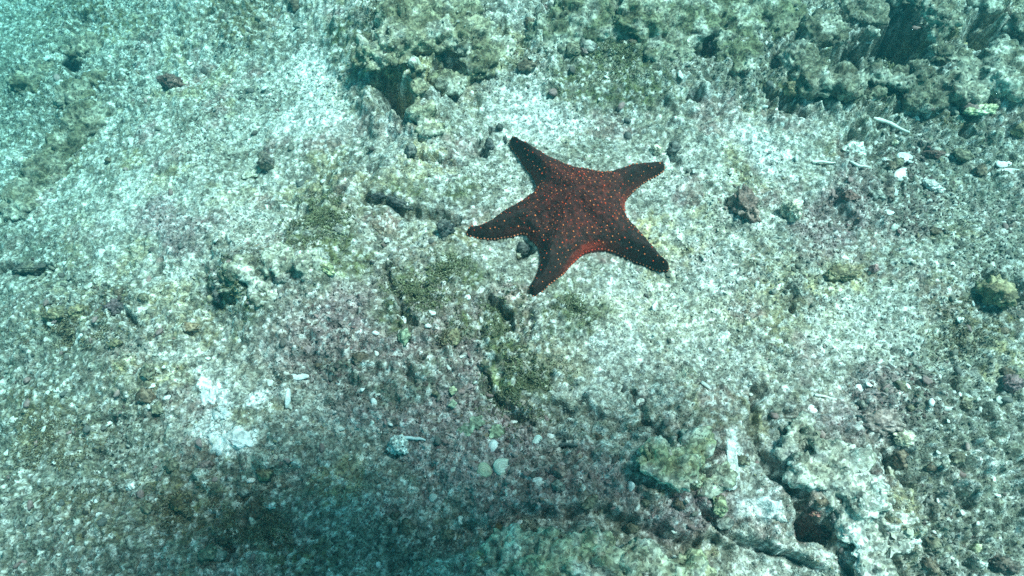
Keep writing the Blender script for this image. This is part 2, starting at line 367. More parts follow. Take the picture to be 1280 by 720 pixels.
reef_rock('reef_boulder', [(800, 10, 60, 10, .5), (745, 20, 55, 8, .5), (860, 20, 50, 8, .5), (910, 30, 45, 8, .5), (700, 45, 40, 3, .5), (825, 55, 45, 2, .5), (925, 75, 36, 2, .5), (960, 20, 50, 8, .5)], [(.25, .25, .19), (.12, .125, .075), (.42, .42, .36)],
          'broad low algae-mottled boulder between the ledge and the outcrop', seed=8, amp=.8)
reef_rock('reef_slab', [(990, 560, 20, 2, .5), (1010, 590, 26, 4, .5), (1040, 620, 24, 4, .5), (1005, 540, 22, 4, .5), (1070, 660, 26, 4, .5), (1050, 580, 36, 0, .4), (1085, 620, 30, 0, .4), (1095, 700, 28, 2, .5), (1120, 660, 30, 0, .4)], [(.45, .45, .40), (.28, .27, .21), (.58, .58, .55)],
          'ridged grey slab along the deep black crack beside the reddish hole', seed=11, amp=.9)
reef_rock('reef_shelf', [(640, 700, 40, 2, .5), (690, 690, 34, 4, .45), (745, 700, 40, 2, .45), (800, 712, 40, 2, .45), (670, 725, 40, 6, .5), (860, 725, 36, 2, .45)], [(.42, .42, .33), (.26, .27, .17), (.60, .60, .54)],
          'mottled green-grey shelf below the pebbly step', seed=13, amp=.9)
reef_rock('reef_mound', [(850, 590, 26, 2, .5), (822, 572, 26, 2, .5), (872, 555, 24, 2, .5), (885, 605, 20, 2, .6), (905, 590, 13, 4, .7)], [(.42, .42, .35), (.28, .29, .17), (.55, .55, .50)],
          'pale knobbly rock with a yellow-green film beside the white sand pocket', seed=17, amp=.8)
reef_rock('reef_hump', [(390, 330, 24, 2, .5), (350, 330, 26, 2, .5), (310, 340, 24, 2, .6), (285, 355, 18, 4, .7), (330, 365, 22, 0, .5)], [(.33, .33, .27), (.18, .18, .12), (.50, .50, .45)],
          'low grey-green rock hump on the edge of the sandy gully', seed=19, amp=.8)

# ------------------------------------------------------------------ sea star
Z = 886/320.0
OUT = [(222,85),(240,88),(290,112),(345,155),(400,188),(450,206),(520,216),(580,208),(640,190),(700,172),(738,169),(752,182),(745,206),(700,230),(650,264),(618,300),(612,335),
       (626,372),(665,410),(710,455),(750,498),(770,520),(764,542),(740,547),(705,535),(655,510),(600,484),(550,473),(500,476),(460,495),(420,535),(390,575),(350,617),(325,640),(300,648),
       (278,636),(275,610),(293,580),(313,540),(320,502),(313,468),(290,434),(258,414),(220,420),(160,434),(110,442),(78,442),(64,426),(70,406),(95,396),(150,370),(210,332),(262,300),(298,272),(306,248),(293,214),(264,180),(234,140),(216,116),(211,98)]
OUT = np.array([(560+a/Z, 140+b/Z) for a, b in OUT])
CEN = np.array([560+440/Z, 140+322/Z])
TIPS = np.array([(226, 96), (745, 185), (760, 533), (293, 632), (74, 424)])/Z+np.array([560, 140])
# smooth closed outline
t_ = np.arange(len(OUT)+1); P4 = np.concatenate([OUT[-1:], OUT, OUT[:2]])
pts = []
for i in range(len(OUT)):
    p0, p1, p2, p3 = P4[i], P4[i+1], P4[i+2], P4[i+3]
    for u in np.linspace(0, 1, 9)[:-1]:
        pts.append(.5*((2*p1)+(-p0+p2)*u+(2*p0-5*p1+4*p2-p3)*u*u+(-p0+3*p1-3*p2+p3)*u**3))
pts = np.array(pts)
for T_ in TIPS:                                          # finer arm tips
    ax = (T_-CEN)/np.linalg.norm(T_-CEN); rel = pts-T_; al = rel@ax; la = rel-al[:, None]*ax
    k_ = sm(-48, 2, al)*(np.hypot(*rel.T) < 52); pts = pts-la*(.30*k_)[:, None]
zs = float(np.mean([hit(*p).z for p in OUT[::4]]))
def star_w(p): x, y = ground(p[..., 0], p[..., 1], zs+.006); return np.stack([x, y], -1)
O = star_w(pts); c0 = star_w(CEN); tipw = star_w(TIPS)
base = Vector((c0[0], c0[1], zs))
O = O-c0; tipw = tipw-c0
def seg_dist(p, A, B):
    d = np.full(len(p), 1e9)
    for a, b in zip(A, B):
        v = b-a; t = np.clip(((p-a)@v)/(v@v+1e-12), 0, 1); d = np.minimum(d, np.hypot(*(p-a-t[:, None]*v).T))
    return d
def edge_d(p): return seg_dist(p, O, np.roll(O, -1, 0))
def ridge_d(p): return seg_dist(p, np.zeros((5, 2)), tipw*.97)
def drape(p):
    hw = height(p[:, 0]+c0[0], p[:, 1]+c0[1])-zs
    return np.clip(hw, -.008, .010)*.8
def star_h(p):
    d = edge_d(p); r = np.hypot(*p.T); rd = ridge_d(p)
    h = .021*np.sqrt(np.clip(1-(1-np.clip(d/.017, 0, 1))**2, 0, 1))
    h += .009*np.exp(-(rd/.011)**2)*np.clip(d/.012, 0, 1)*np.exp(-(r/.14)**2) + .014*np.exp(-(r/.045)**2)
    return h
nO = len(O); RG = 46
ts = 1-(np.linspace(0, 1, RG+1)[:-1])**1.5            # 1 at rim -> towards centre
rings = []
for t in ts: rings.append(O*t)
VP = np.concatenate(rings+[np.zeros((1, 2))])
hz = star_h(VP); dr = drape(VP)
inner = np.maximum(edge_d(VP), 0)
netw = fbm3(np.c_[VP*160, VP[:, :1]*0], 3, 40)
zz = hz+dr*np.exp(-0*inner) + .0012*np.abs(netw)*np.clip(inner/.006, 0, 1)
Vs = np.c_[VP, zz]
rimv = np.c_[O*1.0, drape(O)-.010]
Vs = np.concatenate([Vs, rimv]); cI = RG*nO; rb = cI+1
Fs = []
for k in range(RG-1):
    a = k*nO; b = a+nO; i = np.arange(nO); j = (i+1) % nO
    Fs.append(np.stack([a+i, a+j, b+j, b+i], 1))
i = np.arange(nO); j = (i+1) % nO
Fs.append(np.stack([rb+i, rb+j, j, i], 1))
a = (RG-1)*nO; Fs.append(np.stack([a+i, a+j, np.full(nO, cI), np.full(nO, cI)], 1))
Fs = np.concatenate(Fs)
rr = np.hypot(*Vs[:, :2].T); ed = np.concatenate([inner, np.zeros(nO)]); rdv = ridge_d(Vs[:, :2])
cs = np.array([(.025, .010, .008)]*len(Vs))
disc = sm(.085, .03, rr)[:, None]; cs = cs*(1-disc)+np.array((.050, .008, .006))*disc
inter = (sm(.018, .036, rdv)*sm(.0075, .0, ed))[:, None]; cs = cs*(1-inter*.9)+np.array((.48, .035, .014))*inter*.9
rim = (sm(.006, .001, ed)*sm(.13, .06, rr))[:, None]; cs = cs*(1-rim*.5)+np.array((.20, .03, .02))*rim*.5
nz = n3(np.c_[Vs[:, :2]*260, Vs[:, 2:]*260], 44)[:, None]; red = sm(.25, .6, nz)*sm(.10, .05, rr)[:, None]
cs = cs*(1-red*.55)+np.array((.16, .022, .012))*red*.55
star = empty('sea_star', base)
tag(star, 'five-armed dark red-brown sea star dotted with orange beads', 'sea star')
def tri_fix(f): return f
bm = bmesh.new()
bmv = [bm.verts.new(v) for v in Vs]
for f in Fs:
    ids = list(dict.fromkeys(int(q) for q in f))
    try: bm.faces.new([bmv[q] for q in ids])
    except ValueError: pass
bmesh.ops.recalc_face_normals(bm, faces=bm.faces)
me = bpy.data.meshes.new('body'); bm.to_mesh(me); bm.free()
me.polygons.foreach_set('use_smooth', np.ones(len(me.polygons), bool))
ca = me.color_attributes.new('Col', 'FLOAT_COLOR', 'POINT'); c4 = np.ones((len(Vs), 4), np.float32); c4[:, :3] = cs; ca.data.foreach_set('color', c4.ravel())
link('body', me, M_STAR, star)
def beads(name, pos, rad, col, label):
    v0, f0 = ico(1); n = len(v0); vv = []; ff = []; cc = []
    for k, (p, r, c) in enumerate(zip(pos, rad, col)):
        vv.append(v0*np.array((r, r, r*1.25))+p); ff.append(f0+k*n); cc.append(np.tile(c, (n, 1)))
    o = link(name, mesh_np(name, np.concatenate(vv), np.concatenate(ff), np.concatenate(cc)), M_BEAD, star)
    o['kind'] = 'stuff'; o['label'] = label
# rim beads along the outline, every 5 mm
seg = np.hypot(*(np.roll(O, -1, 0)-O).T); s_ = np.concatenate([[0], np.cumsum(seg)]); Lt = s_[-1]
sp_ = np.arange(0, Lt, .0042); idx = np.searchsorted(s_, sp_, side='right')-1
fr = (sp_-s_[idx])/seg[idx]; sp_ = sp_; rp = O[idx]+(np.roll(O, -1, 0)[idx]-O[idx])*fr[:, None]
rp_in = rp*(1-.0006/np.hypot(*rp.T))[:, None]
rr_ = np.hypot(*rp.T); ird = ridge_d(rp)
cb = np.array([mix(np.array((.62, .17, .08)), np.array((.75, .05, .025)), float(sm(.018, .036, q))) for q in ird])*(.75+.5*rng.random(len(rp)))[:, None]
beads('rim_beads', np.c_[rp_in, star_h(rp_in)*.75+drape(rp_in)], .0009+.0006*rng.random(len(rp)), cb, 'row of red and tan beads round the rim')
# tubercles on the back
tp = []
for _ in range(9000):
    p = np.array([rng.uniform(-.16, .16), rng.uniform(-.15, .15)]); tp.append(p)
tp = np.array(tp); e_ = edge_d(tp)
from_c = np.arctan2(tp[:, 1], tp[:, 0])
# inside test by winding
def inside(p):
    x, y = p.T; r = np.zeros(len(p), bool); A = O; B = np.roll(O, -1, 0)
    for (x0, y0), (x1, y1) in zip(A, B):
        c = ((y0 > y) != (y1 > y)); r ^= c & (x < (x1-x0)*(y-y0)/(y1-y0+1e-12)+x0)
    return r
ins = inside(tp) & (e_ > .0035)
rdt = ridge_d(tp); rt = np.hypot(*tp.T)
keep = []
for k in np.where(ins)[0]:
    bare = rt[k] > .062 and rdt[k] < .0085 and e_[k] > .0065        # smooth grey stripe on each arm
    if bare and rng.random() > .10: continue
    md = .0052 if rt[k] < .07 else .0046
    if all(np.hypot(*(tp[k]-tp[q])) > md for q in keep): keep.append(k)
tk = tp[keep]; rk = rt[keep]
ct = np.where(rng.random(len(tk))[:, None] < .65, np.array((.74, .16, .05)), np.array((.78, .07, .02)))*(.7+.6*rng.random(len(tk)))[:, None]
beads('tubercles', np.c_[tk, star_h(tk)+drape(tk)+.0004], .0006+.0006*rng.random(len(tk))**1.5, ct, 'orange and cream beads scattered over the back')
# fine red granules between them
ins2 = np.where(inside(tp) & (rt < .085) & (e_ > .002))[0]; g_ = tp[ins2]
gk = rng.random(len(g_)) < sm(.10, .03, np.hypot(*g_.T))*.55; g_ = g_[gk]
beads('granules', np.c_[g_, star_h(g_)+drape(g_)+.0002], .0004+.0003*rng.random(len(g_)), np.where(rng.random(len(g_))[:, None] < .5, np.array((.45, .07, .03)), np.array((.16, .06, .05))), 'fine red granules on the disc')

# ------------------------------------------------------------------ single stones
def stone_mesh(seed, sub=3, ang=.35, fine=.10):
    v, f = ico(sub); r = np.random.default_rng(seed)
    for _ in range(7):                                   # knock flat facets off a ball
        n = r.normal(size=3); n /= np.linalg.norm(n); d = r.uniform(.55, .9); k = v@n
        v = v-np.maximum(k-d, 0)[:, None]*n*.9
    nn = v/np.linalg.norm(v, axis=1)[:, None]
    v = v*(1+ang*fbm3(nn*1.6+seed, 3, seed % 20)+fine*fbm3(nn*6+seed, 3, seed % 17))[:, None]
    v = v*(1+.5*fine*np.abs(n3(nn*11+seed, seed % 9)))[:, None]
    v -= v.mean(0); v /= np.abs(v).max(0)
    return v, f
def stone(name, px, py, w, h, cols, label, rot=0, tall=.6, sink=.25, seed=0, cat='stone', group=None, sub=3, fine=.42):
    p = hit(px, py); k = px_size(px, py)
    v, f = stone_mesh(seed+100, sub, .35, fine)
    a, b = w*k/2, h*k/2*1.12; c = min(a, b)*tall*1.3
    v = v*np.array((a, b, c)); ra = math.radians(-rot); ct_, st_ = math.cos(ra), math.sin(ra)
    v = v@np.array([[ct_, st_, 0], [-st_, ct_, 0], [0, 0, 1]])
    m = sm(-.3, .35, fbm3(v/max(a, b)*1.8+seed, 3, seed % 13))[:, None]
    col = np.array(cols[0])*(1-m)+np.array(cols[1])*m
    col = col*(1+.35*n3(v*420, seed % 11)[:, None])
    top = np.where(v[:, 2] > .2*c)[0]; w3 = v[top]+np.array((p.x, p.y, p.z+c*(1-2*sink)))
    if len(top) and max(w, h) > 16:
        pk = rng.choice(len(top), max(1, len(top)//16)); ROCKTOP.append(np.c_[w3[pk], col[top[pk]]])
    o = link(name, mesh_np(name, v, f, np.clip(col, .01, .9)), M_PEB, loc=(p.x, p.y, p.z+c*(1-2*sink)))
    return tag(o, label, cat, group)
BRN = [(.30, .20, .17), (.13, .09, .08)]; CREAM = [(.60, .58, .48), (.40, .38, .27)]; DKG = [(.06, .065, .065), (.13, .13, .12)]; RUST = [(.22, .13, .11), (.15, .09, .08)]
GRN = [(.36, .42, .30), (.24, .30, .20)]; OCH = [(.27, .23, .14), (.15, .13, .08)]; WHT = [(.80, .80, .78), (.62, .62, .58)]
ST = [(926, 264, 34, 50, BRN, 'brown-pink mottled stone with its own shadow, beside a pale blocky one', -20, 1.0), 
      (987, 270, 30, 29, [(.66, .64, .54), (.48, .46, .36)], 'cream blocky stone with one dark face', 10, 1.2), (842, 188, 18, 24, DKG, 'blackish stone touching the tip of a sea star arm', 20, .8),
      (820, 190, 20, 14, CREAM, 'pale rounded stone above the tip of a sea star arm', 0, .8), (625, 160, 11, 9, DKG, 'tiny round black stone off the tip of a sea star arm', 0, .9),
      (632, 175, 5, 12, DKG, 'tiny upright black sliver at the tip of a sea star arm', -10, .9), (655, 312, 24, 17, DKG, 'black lumpy stone in the crook between two sea star arms', 0, .8),
      (648, 320, 12, 9, CREAM, 'small pale pebble leaning on the black lumpy stone', 0, .8), (556, 288, 30, 22, DKG, 'dark grey stone at the end of the dark crevice', 25, .8),
      (500, 256, 40, 16, DKG, 'long blackish stone lying in the crevice', 25, .8), (472, 246, 30, 12, DKG, 'thin blackish stone at the start of the crevice', 10, .8),  # near-black stones laid along the groove
      (215, 106, 38, 22, RUST, 'dark rust-brown wedge-shaped stone on the sandy gully', 20, .9), (335, 207, 26, 26, [(.26, .22, .17), (.12, .11, .10)], 'striped brown stone with a cream tail in the gully', -45, .9),
      (318, 218, 34, 12, CREAM, 'slender cream slip of rock running from the striped stone', -30, .5), (100, 392, 26, 22, OCH, 'ochre rounded stone in the row on the gully bank', 0, .8),
      (150, 388, 40, 26, [(.16, .12, .13), (.10, .09, .09)], 'dark purple-brown stone in the row on the gully bank', -10, .8), (70, 395, 40, 20, OCH, 'wide ochre-olive stone ending the row on the gully bank', 0, .7),
      (40, 335, 50, 14, [(.18, .16, .12), (.10, .09, .08)], 'flat dark stone half buried in rippled sand', -8, .6), (238, 410, 32, 12, [(.42, .30, .20), (.30, .22, .14)], 'flat tan bar of stone on grey sand', 5, .7),
      (405, 335, 38, 18, [(.36, .38, .22), (.26, .28, .15)], 'lime-green crusted stone beneath the green turf', 35, .6), (1167, 194, 34, 16, RUST, 'flat rust-brown stone among the white shells', -5, .6),
      (1062, 248, 26, 16, RUST, 'brown angular pebble on dark shell grit', 10, .7), (1108, 243, 22, 16, [(.24, .18, .16), (.15, .12, .1)], 'dull brown pebble on dark shell grit below the shells', 0, .7), (1048, 344, 50, 26, OCH, 'wide ochre lump on pale sand', 0, .6),
      (1092, 337, 14, 12, [(.40, .24, .24), (.30, .18, .18)], 'small pinkish stone next to the ochre lump', 0, .8), (1240, 372, 54, 40, OCH, 'rounded ochre-olive stone with a shadowed gap behind', 0, .8),
      (1100, 528, 64, 36, [(.34, .26, .24), (.22, .18, .16)], 'broad pinkish-grey stone bedded in shell grit', 5, .45), (1128, 550, 30, 20, CREAM, 'cream stone next to the broad pinkish one', -15, .7), (1112, 592, 14, 20, CREAM, 'little cream stone above a short black crack', 0, .7),
      (900, 632, 22, 26, [(.38, .40, .25), (.28, .30, .18)], 'yellow-green oval stone below the white sand pocket', 0, .6), (872, 600, 28, 20, [(.42, .45, .32), (.32, .35, .24)], 'pale green stone on the knobbly rock', -20, .6),
      (1218, 687, 18, 16, [(.45, .46, .30), (.34, .35, .22)], 'small lime stone by a dark pebble', 0, .8), (1252, 706, 46, 22, [(.14, .11, .09), (.10, .08, .07)], 'dark brown stone near the small lime stone', 15, .8),
      (1015, 640, 26, 12, [(.28, .12, .10), (.10, .06, .05)], 'reddish stone at the mouth of the black hole', 20, .8), (1024, 662, 20, 26, [(.07, .045, .04), (.16, .07, .06)], 'dark wine-red lump inside the black hole', -20, .9), (1040, 650, 12, 22, DKG, 'upright dark lump against the wall of the black hole', 0, .9),
      (975, 648, 18, 12, WHT, 'white pebble on the white sand beside the black hole', 20, .8), (912, 606, 22, 14, WHT, 'white chip at the foot of the white sand pocket', -15, .6), (506, 424, 22, 22, GRN, 'pale green chunk on purple-grey grit', 20, .6),
      (565, 425, 28, 20, OCH, 'ochre fuzzy lump beside the green turf', -30, .7), (500, 558, 32, 26, [(.66, .72, .70), (.50, .56, .54)], 'blue-white chunk at the edge of the shaded hollow', 10, .7), (332, 594, 22, 14, OCH, 'mustard pebble below the white crust', 0, .8),
      (340, 632, 16, 10, WHT, 'small white chip among brown turf', -20, .7), (165, 608, 16, 12, WHT, 'lone white pebble on mottled olive grit', 0, .7), (227, 630, 34, 20, [(.13, .10, .05), (.09, .07, .04)], 'brown lump covered in dark turf', 10, .6),
      (320, 640, 20, 24, [(.12, .08, .05), (.09, .07, .05)], 'dark brown lump beside the small white chip', 0, .6), (280, 674, 26, 14, [(.14, .10, .06), (.09, .07, .05)], 'low brown lump in the shaded hollow', 0, .6), (700, 588, 22, 16, [(.36, .24, .20), (.28, .18, .16)], 'reddish-brown stone among white pebbles', 20, .6),
      (623, 660, 14, 12, [(.16, .10, .04), (.10, .07, .04)], 'dark amber pebble below the step', 0, .8), (1070, 190, 36, 24, [(.66, .68, .64), (.52, .54, .46)], 'broad pale flat stone next to the white shells', -15, .4), (1165, 234, 30, 20, WHT, 'white angular chip below the rust-brown stone', 25, .5),
      (1222, 140, 50, 16, [(.60, .62, .44), (.44, .46, .28)], 'pale yellowish stone beneath the outcrop', -10, .7), (1195, 152, 26, 14, CREAM, 'cream stone under the outcrop next to the yellowish one', 0, .7), (1272, 165, 24, 20, OCH, 'brownish-ochre stone in a gap below the outcrop', 0, .8),
      (985, 118, 26, 22, OCH, 'ochre stone at the shadowed foot of the outcrop', 0, .8), (890, 62, 24, 20, [(.18, .17, .15), (.09, .09, .09)], 'dark stone sitting in a hollow of the low boulder', 30, .9), (862, 122, 16, 14, [(.16, .16, .15), (.08, .08, .08)], 'dark pebble in a small pit on sand', 0, .8),
      (612, 182, 12, 18, DKG, 'dark slip of stone in the crack by the ledge foot', -20, .8), (515, 190, 18, 22, [(.20, .19, .17), (.12, .12, .11)], 'dark grey stone at the foot of the ledge', 0, .8), (106, 400, 10, 8, CREAM, 'cream pebble in front of the ochre stone', 0, .8),
      (275, 372, 16, 18, DKG, 'dark stone in the notch of the grey-green hump', 0, .8), (145, 430, 20, 12, OCH, 'small ochre stone below the dark purple one', 0, .7), (1203, 505, 26, 18, [(.28, .25, .18), (.18, .17, .12)], 'olive-brown stone on streaky sand', 0, .7),
      (1262, 480, 30, 22, [(.26, .17, .18), (.18, .13, .13)], 'purplish stone on streaky sand', -10, .7), (650, 690, 26, 40, [(.40, .36, .24), (.30, .26, .16)], 'tan upright rock on the green-grey shelf', 0, .6), (1118, 180, 10, 8, CREAM, 'little cream pebble above the white shell', 0, .8)]
for n, (x, y, w_, h_, c, lab, ro, ta) in enumerate(ST):
    stone('stone', x, y, w_, h_, c, lab, ro, ta, .28, n*3+1, sub=3 if max(w_, h_) < 26 else 4)

reef_rock('reef_bank', [(95, 120, 26, 0, .5), (110, 150, 30, 0, .5), (85, 180, 30, -2, .5), (60, 215, 34, -4, .5), (120, 100, 18, 4, .6), (40, 100, 30, -4, .5), (105, 60, 24, -2, .5), (30, 250, 30, -4, .5)], [(.24, .21, .16), (.13, .115, .075), (.36, .34, .28)],
          'low brown mottled rock bank in the hazy gully', seed=23, amp=1.0)
Wc = np.clip(.9*cl+.5*dark-.8*white-.2*pink, .02, 1)
cob = {'brown': [(.20, .15, .11), (.11, .085, .06)], 'olive': [(.22, .205, .145), (.13, .12, .085)], 'grey': [(.30, .30, .27), (.18, .18, .155)], 'pinkish': [(.29, .205, .19), (.18, .13, .12)]}
nc = 0
while nc < 95:
    x, y = rng.uniform(6, 1274), rng.uniform(6, 714)
    if ((x-715)/150)**2+((y-268)/125)**2 < 1: continue
    gx, gy = groundv(x, y)
    if rng.random() > lookup(Wc, gx, gy): continue
    kn = list(cob)[rng.choice(4, p=[.34, .3, .22, .14])]; w_ = rng.uniform(11, 26)*(1 if rng.random() < .8 else 1.3)
    stone('cobble', x, y, w_, w_*rng.uniform(.55, .9), cob[kn], f'{kn} encrusted cobble bedded among the shell grit', rng.uniform(-40, 40), rng.uniform(.35, .6), .38, 400+nc*5, 'cobble', f'{kn} encrusted cobbles in the reef floor', 3)
    nc += 1

# ------------------------------------------------------------------ shells, discs, sticks, white crust
def shell(px, py, ln, wd, rot, col, label, seed=0, up=True, tilt=12):
    """one valve of a clam: a ribbed cup with a beak and real thickness"""
    k = px_size(px, py); a, b = ln*k/2, wd*k/2*1.15; U, R = 28, 9
    def surf_pts(off):
        out = []
        for r in range(R+1):
            t = r/R
            for u in range(U):
                an = 2*math.pi*u/U; ex = 1-.22*math.cos(an)*1.0
                x = a*(t*math.cos(an)*(1 if math.cos(an) > 0 else .85)-.25*(1-t)); y = b*t*math.sin(an)*ex
                z = .5*b*(1-t*t)**.8*(1+.05*math.cos(9*t*math.pi)) + off
                z += .05*b*math.sin(11*an)*t
                out.append((x, y, z))
        return out
    v = surf_pts(0)+[(x*.95, y*.95, z-max(.0008, b*.14)) for x, y, z in surf_pts(0)]; n = (R+1)*U; f = []
    for r in range(R):
        for u in range(U):
            q = (u+1) % U; f.append((r*U+u, r*U+q, (r+1)*U+q, (r+1)*U+u)); f.append((n+r*U+u, n+(r+1)*U+u, n+(r+1)*U+q, n+r*U+q))
    for u in range(U):
        q = (u+1) % U; f.append((R*U+u, R*U+q, n+R*U+q, n+R*U+u))
    v = np.array(v); tt = np.clip(np.hypot(v[:, 0]/a, v[:, 1]/b), 0, 1)
    c = np.array(col)*.9*(1+.24*np.sin(tt*22))[:, None]*(1+.3*n3(v*260, seed))[:, None]*(.9+.2*rng.random())
    o = link('shell', mesh_np('shell', v, f, np.clip(c, 0, .9)), M_SHELL)
    p = hit(px, py); o.rotation_euler = (math.radians(tilt if up else 180+tilt), math.radians(tilt*.4), math.radians(-rot))
    o.location = (p.x, p.y, p.z+(.0005 if up else .75*b)); return tag(o, label, 'shell')
WS = (.82, .83, .80)
shell(1130, 197, 24, 13, -8, WS, 'glossy white clam shell just above another, beside the rust-brown stone', 1)
shell(1126, 219, 34, 14, -45, WS, 'white elongated shell standing slantwise under the glossy clam', 2, tilt=20)
shell(1117, 240, 14, 9, 60, (.70, .74, .68), 'small pale shell below the slanting elongated one', 3)
shell(1254, 205, 24, 9, -8, WS, 'narrow white shell lying alone on dark grit', 4)
shell(1262, 214, 34, 7, -5, (.72, .74, .70), 'thin white razor-like shell under the narrow one', 5)
shell(628, 583, 26, 18, -25, (.66, .68, .58), 'striped pale clam shell at the edge of the shade', 6)
shell(605, 588, 22, 16, 20, (.50, .50, .36), 'brownish-yellow clam shell next to the striped one', 7)
shell(617, 558, 16, 14, 15, (.85, .87, .84), 'bright white triangular shell below the green discs', 8)
shell(672, 552, 16, 14, 30, (.62, .72, .66), 'pale aqua shell on reddish grit', 9)
shell(373, 471, 28, 8, -4, (.84, .86, .84), 'flat white shell sliver on purple-grey grit', 10, tilt=5)
shell(1075, 460+26, 16, 9, 20, WS, 'white shell on the pale slope above the broad pinkish stone', 11)
shell(1015, 512, 16, 10, 15, WS, 'white shell chip beside the broad pinkish stone', 12)
shell(690, 547, 18, 10, 5, WS, 'white broken shell on the grit beneath the green turf', 13)
shell(676, 604, 26, 12, 0, (.74, .75, .70), 'long cream shell on the pebbly step', 14)
shell(542, 660-38, 14, 9, 0, (.55, .6, .56), 'dull shell half in the shade', 15)
shell(360, 498, 8, 22, 0, (.80, .82, .80), 'upright white shell sliver beside the white crust', 16)
def disc(px, py, d, col, label, seed):
    k = px_size(px, py); r = d*k/2*.85; U = 26; g = np.random.default_rng(seed); v = [(0, 0, .0012)]; 
    wob = 1+.28*np.array([n2(np.array(3*math.cos(2*math.pi*u/U)+seed), np.array(3*math.sin(2*math.pi*u/U))) for u in range(U)])
    for t, z in ((.5, .0016), (.85, .0014), (1, .0006), (.97, -.0010), (.5, -.0012)):
        for u in range(U): an = 2*math.pi*u/U; v.append((r*t*wob[u]*math.cos(an), r*t*wob[u]*math.sin(an)*1.05, z+.0006*math.sin(3*an)*t))
    f = [(0, 1+u, 1+(u+1) % U, 1+(u+1) % U) for u in range(U)]
    bmx = bmesh.new(); vv = [bmx.verts.new(q) for q in v]
    for u in range(U):
        bmx.faces.new((vv[0], vv[1+u], vv[1+(u+1) % U]))
        for q in range(4): bmx.faces.new((vv[1+q*U+u], vv[1+(q+1)*U+u], vv[1+(q+1)*U+(u+1) % U], vv[1+q*U+(u+1) % U]))
    bmesh.ops.recalc_face_normals(bmx, faces=bmx.faces)
    me = bpy.data.meshes.new('alga_disc'); bmx.to_mesh(me); bmx.free()
    me.polygons.foreach_set('use_smooth', np.ones(len(me.polygons), bool))
    a = me.color_attributes.new('Col', 'FLOAT_COLOR', 'POINT'); cc = np.ones((len(v), 4), np.float32)
    rad = np.hypot(*np.array(v)[:, :2].T)/r; cc[:, :3] = np.array(col)*(.85+.35*sm(.55, 1, rad))[:, None]; a.data.foreach_set('color', cc.ravel())
    p = hit(px, py); o = link('alga_disc', me, M_PEB, loc=(p.x, p.y, p.z+.0022)); o.rotation_euler = (g.uniform(-.2, .2), g.uniform(-.2, .2), g.uniform(0, 6))
    return tag(o, label, 'alga disc', 'round green discs on the grit')
disc(583, 538, 22, (.21, .26, .19), 'dull green disc overlapped by its twin on grit', 1)
disc(596, 529, 22, (.25, .30, .22), 'green disc overlapping its twin on grit', 2)
disc(620, 541, 22, (.30, .34, .23), 'yellow-green disc standing apart from the overlapping pair', 3)
disc(566, 489, 12, (.50, .52, .34), 'small yellowish disc above the overlapping green pair', 4)
disc(566, 506, 12, (.40, .46, .34), 'small grey-green disc under the small yellowish one', 5)
disc(635, 418, 12, (.70, .72, .62), 'small cream disc near the green turf', 6)
def stick(p0, p1, d, col, label, seed=0):
    a, b = hit(*p0), hit(*p1); k = px_size(*p0); r = d*k/2; a.z += r*.6; b.z += r*.8; N_, U = 9, 8; v = []; f = []
    dv = (b-a); up = Vector((0, 0, 1)); sd = dv.cross(up).normalized(); up = sd.cross(dv).normalized()
    for i in range(N_+1):
        t = i/N_; c = a+dv*t+sd*(.12*r*8*float(n2(np.array(t*2.5+seed), np.array(seed*1.7)))); q = r*(1-.45*t)*(1+.25*float(n2(np.array(t*6.0), np.array(seed+.5)))) * (.6 if i in (0, N_) else 1)
        for u in range(U): an = 2*math.pi*u/U; v.append((c+sd*q*math.cos(an)+up*q*math.sin(an))-a)
    for i in range(N_):
        for u in range(U): w2 = (u+1) % U; f.append((i*U+u, i*U+w2, (i+1)*U+w2, (i+1)*U+u))
    f += [(0, 2, 4, 6), (N_*U, N_*U+6, N_*U+4, N_*U+2)]
    f += [(0, 1, 2, 2)]*0
    v = np.array([q[:] for q in v]); c = np.tile(col, (len(v), 1))*(1+.2*n3(v*300, seed))[:, None]
    return tag(link('coral_stick', mesh_np('coral_stick', v, f, c), M_SHELL, loc=a), label, 'coral fragment', 'broken coral sticks')
stick((1092, 148), (1136, 168), 6, (.66, .67, .60), 'thick pale coral stick slanting above the white shells', 1)
stick((1015, 202), (1044, 204), 4, (.70, .70, .62), 'short straight pale stick on sand beside the broad flat stone', 2)
stick((1062, 203), (1088, 212), 4, (.64, .66, .58), 'thin pale stick just below the broad flat stone', 3)
stick((505, 545), (532, 552), 5, (.72, .78, .76), 'bluish-white stick by the blue-white chunk', 4)
stick((700, 556), (722, 558), 6, (.16, .16, .15), 'dark rod lying on reddish grit', 5)
stick((1018, 495), (1045, 500), 4, (.60, .60, .54), 'thin white stick on the pale slope', 6)
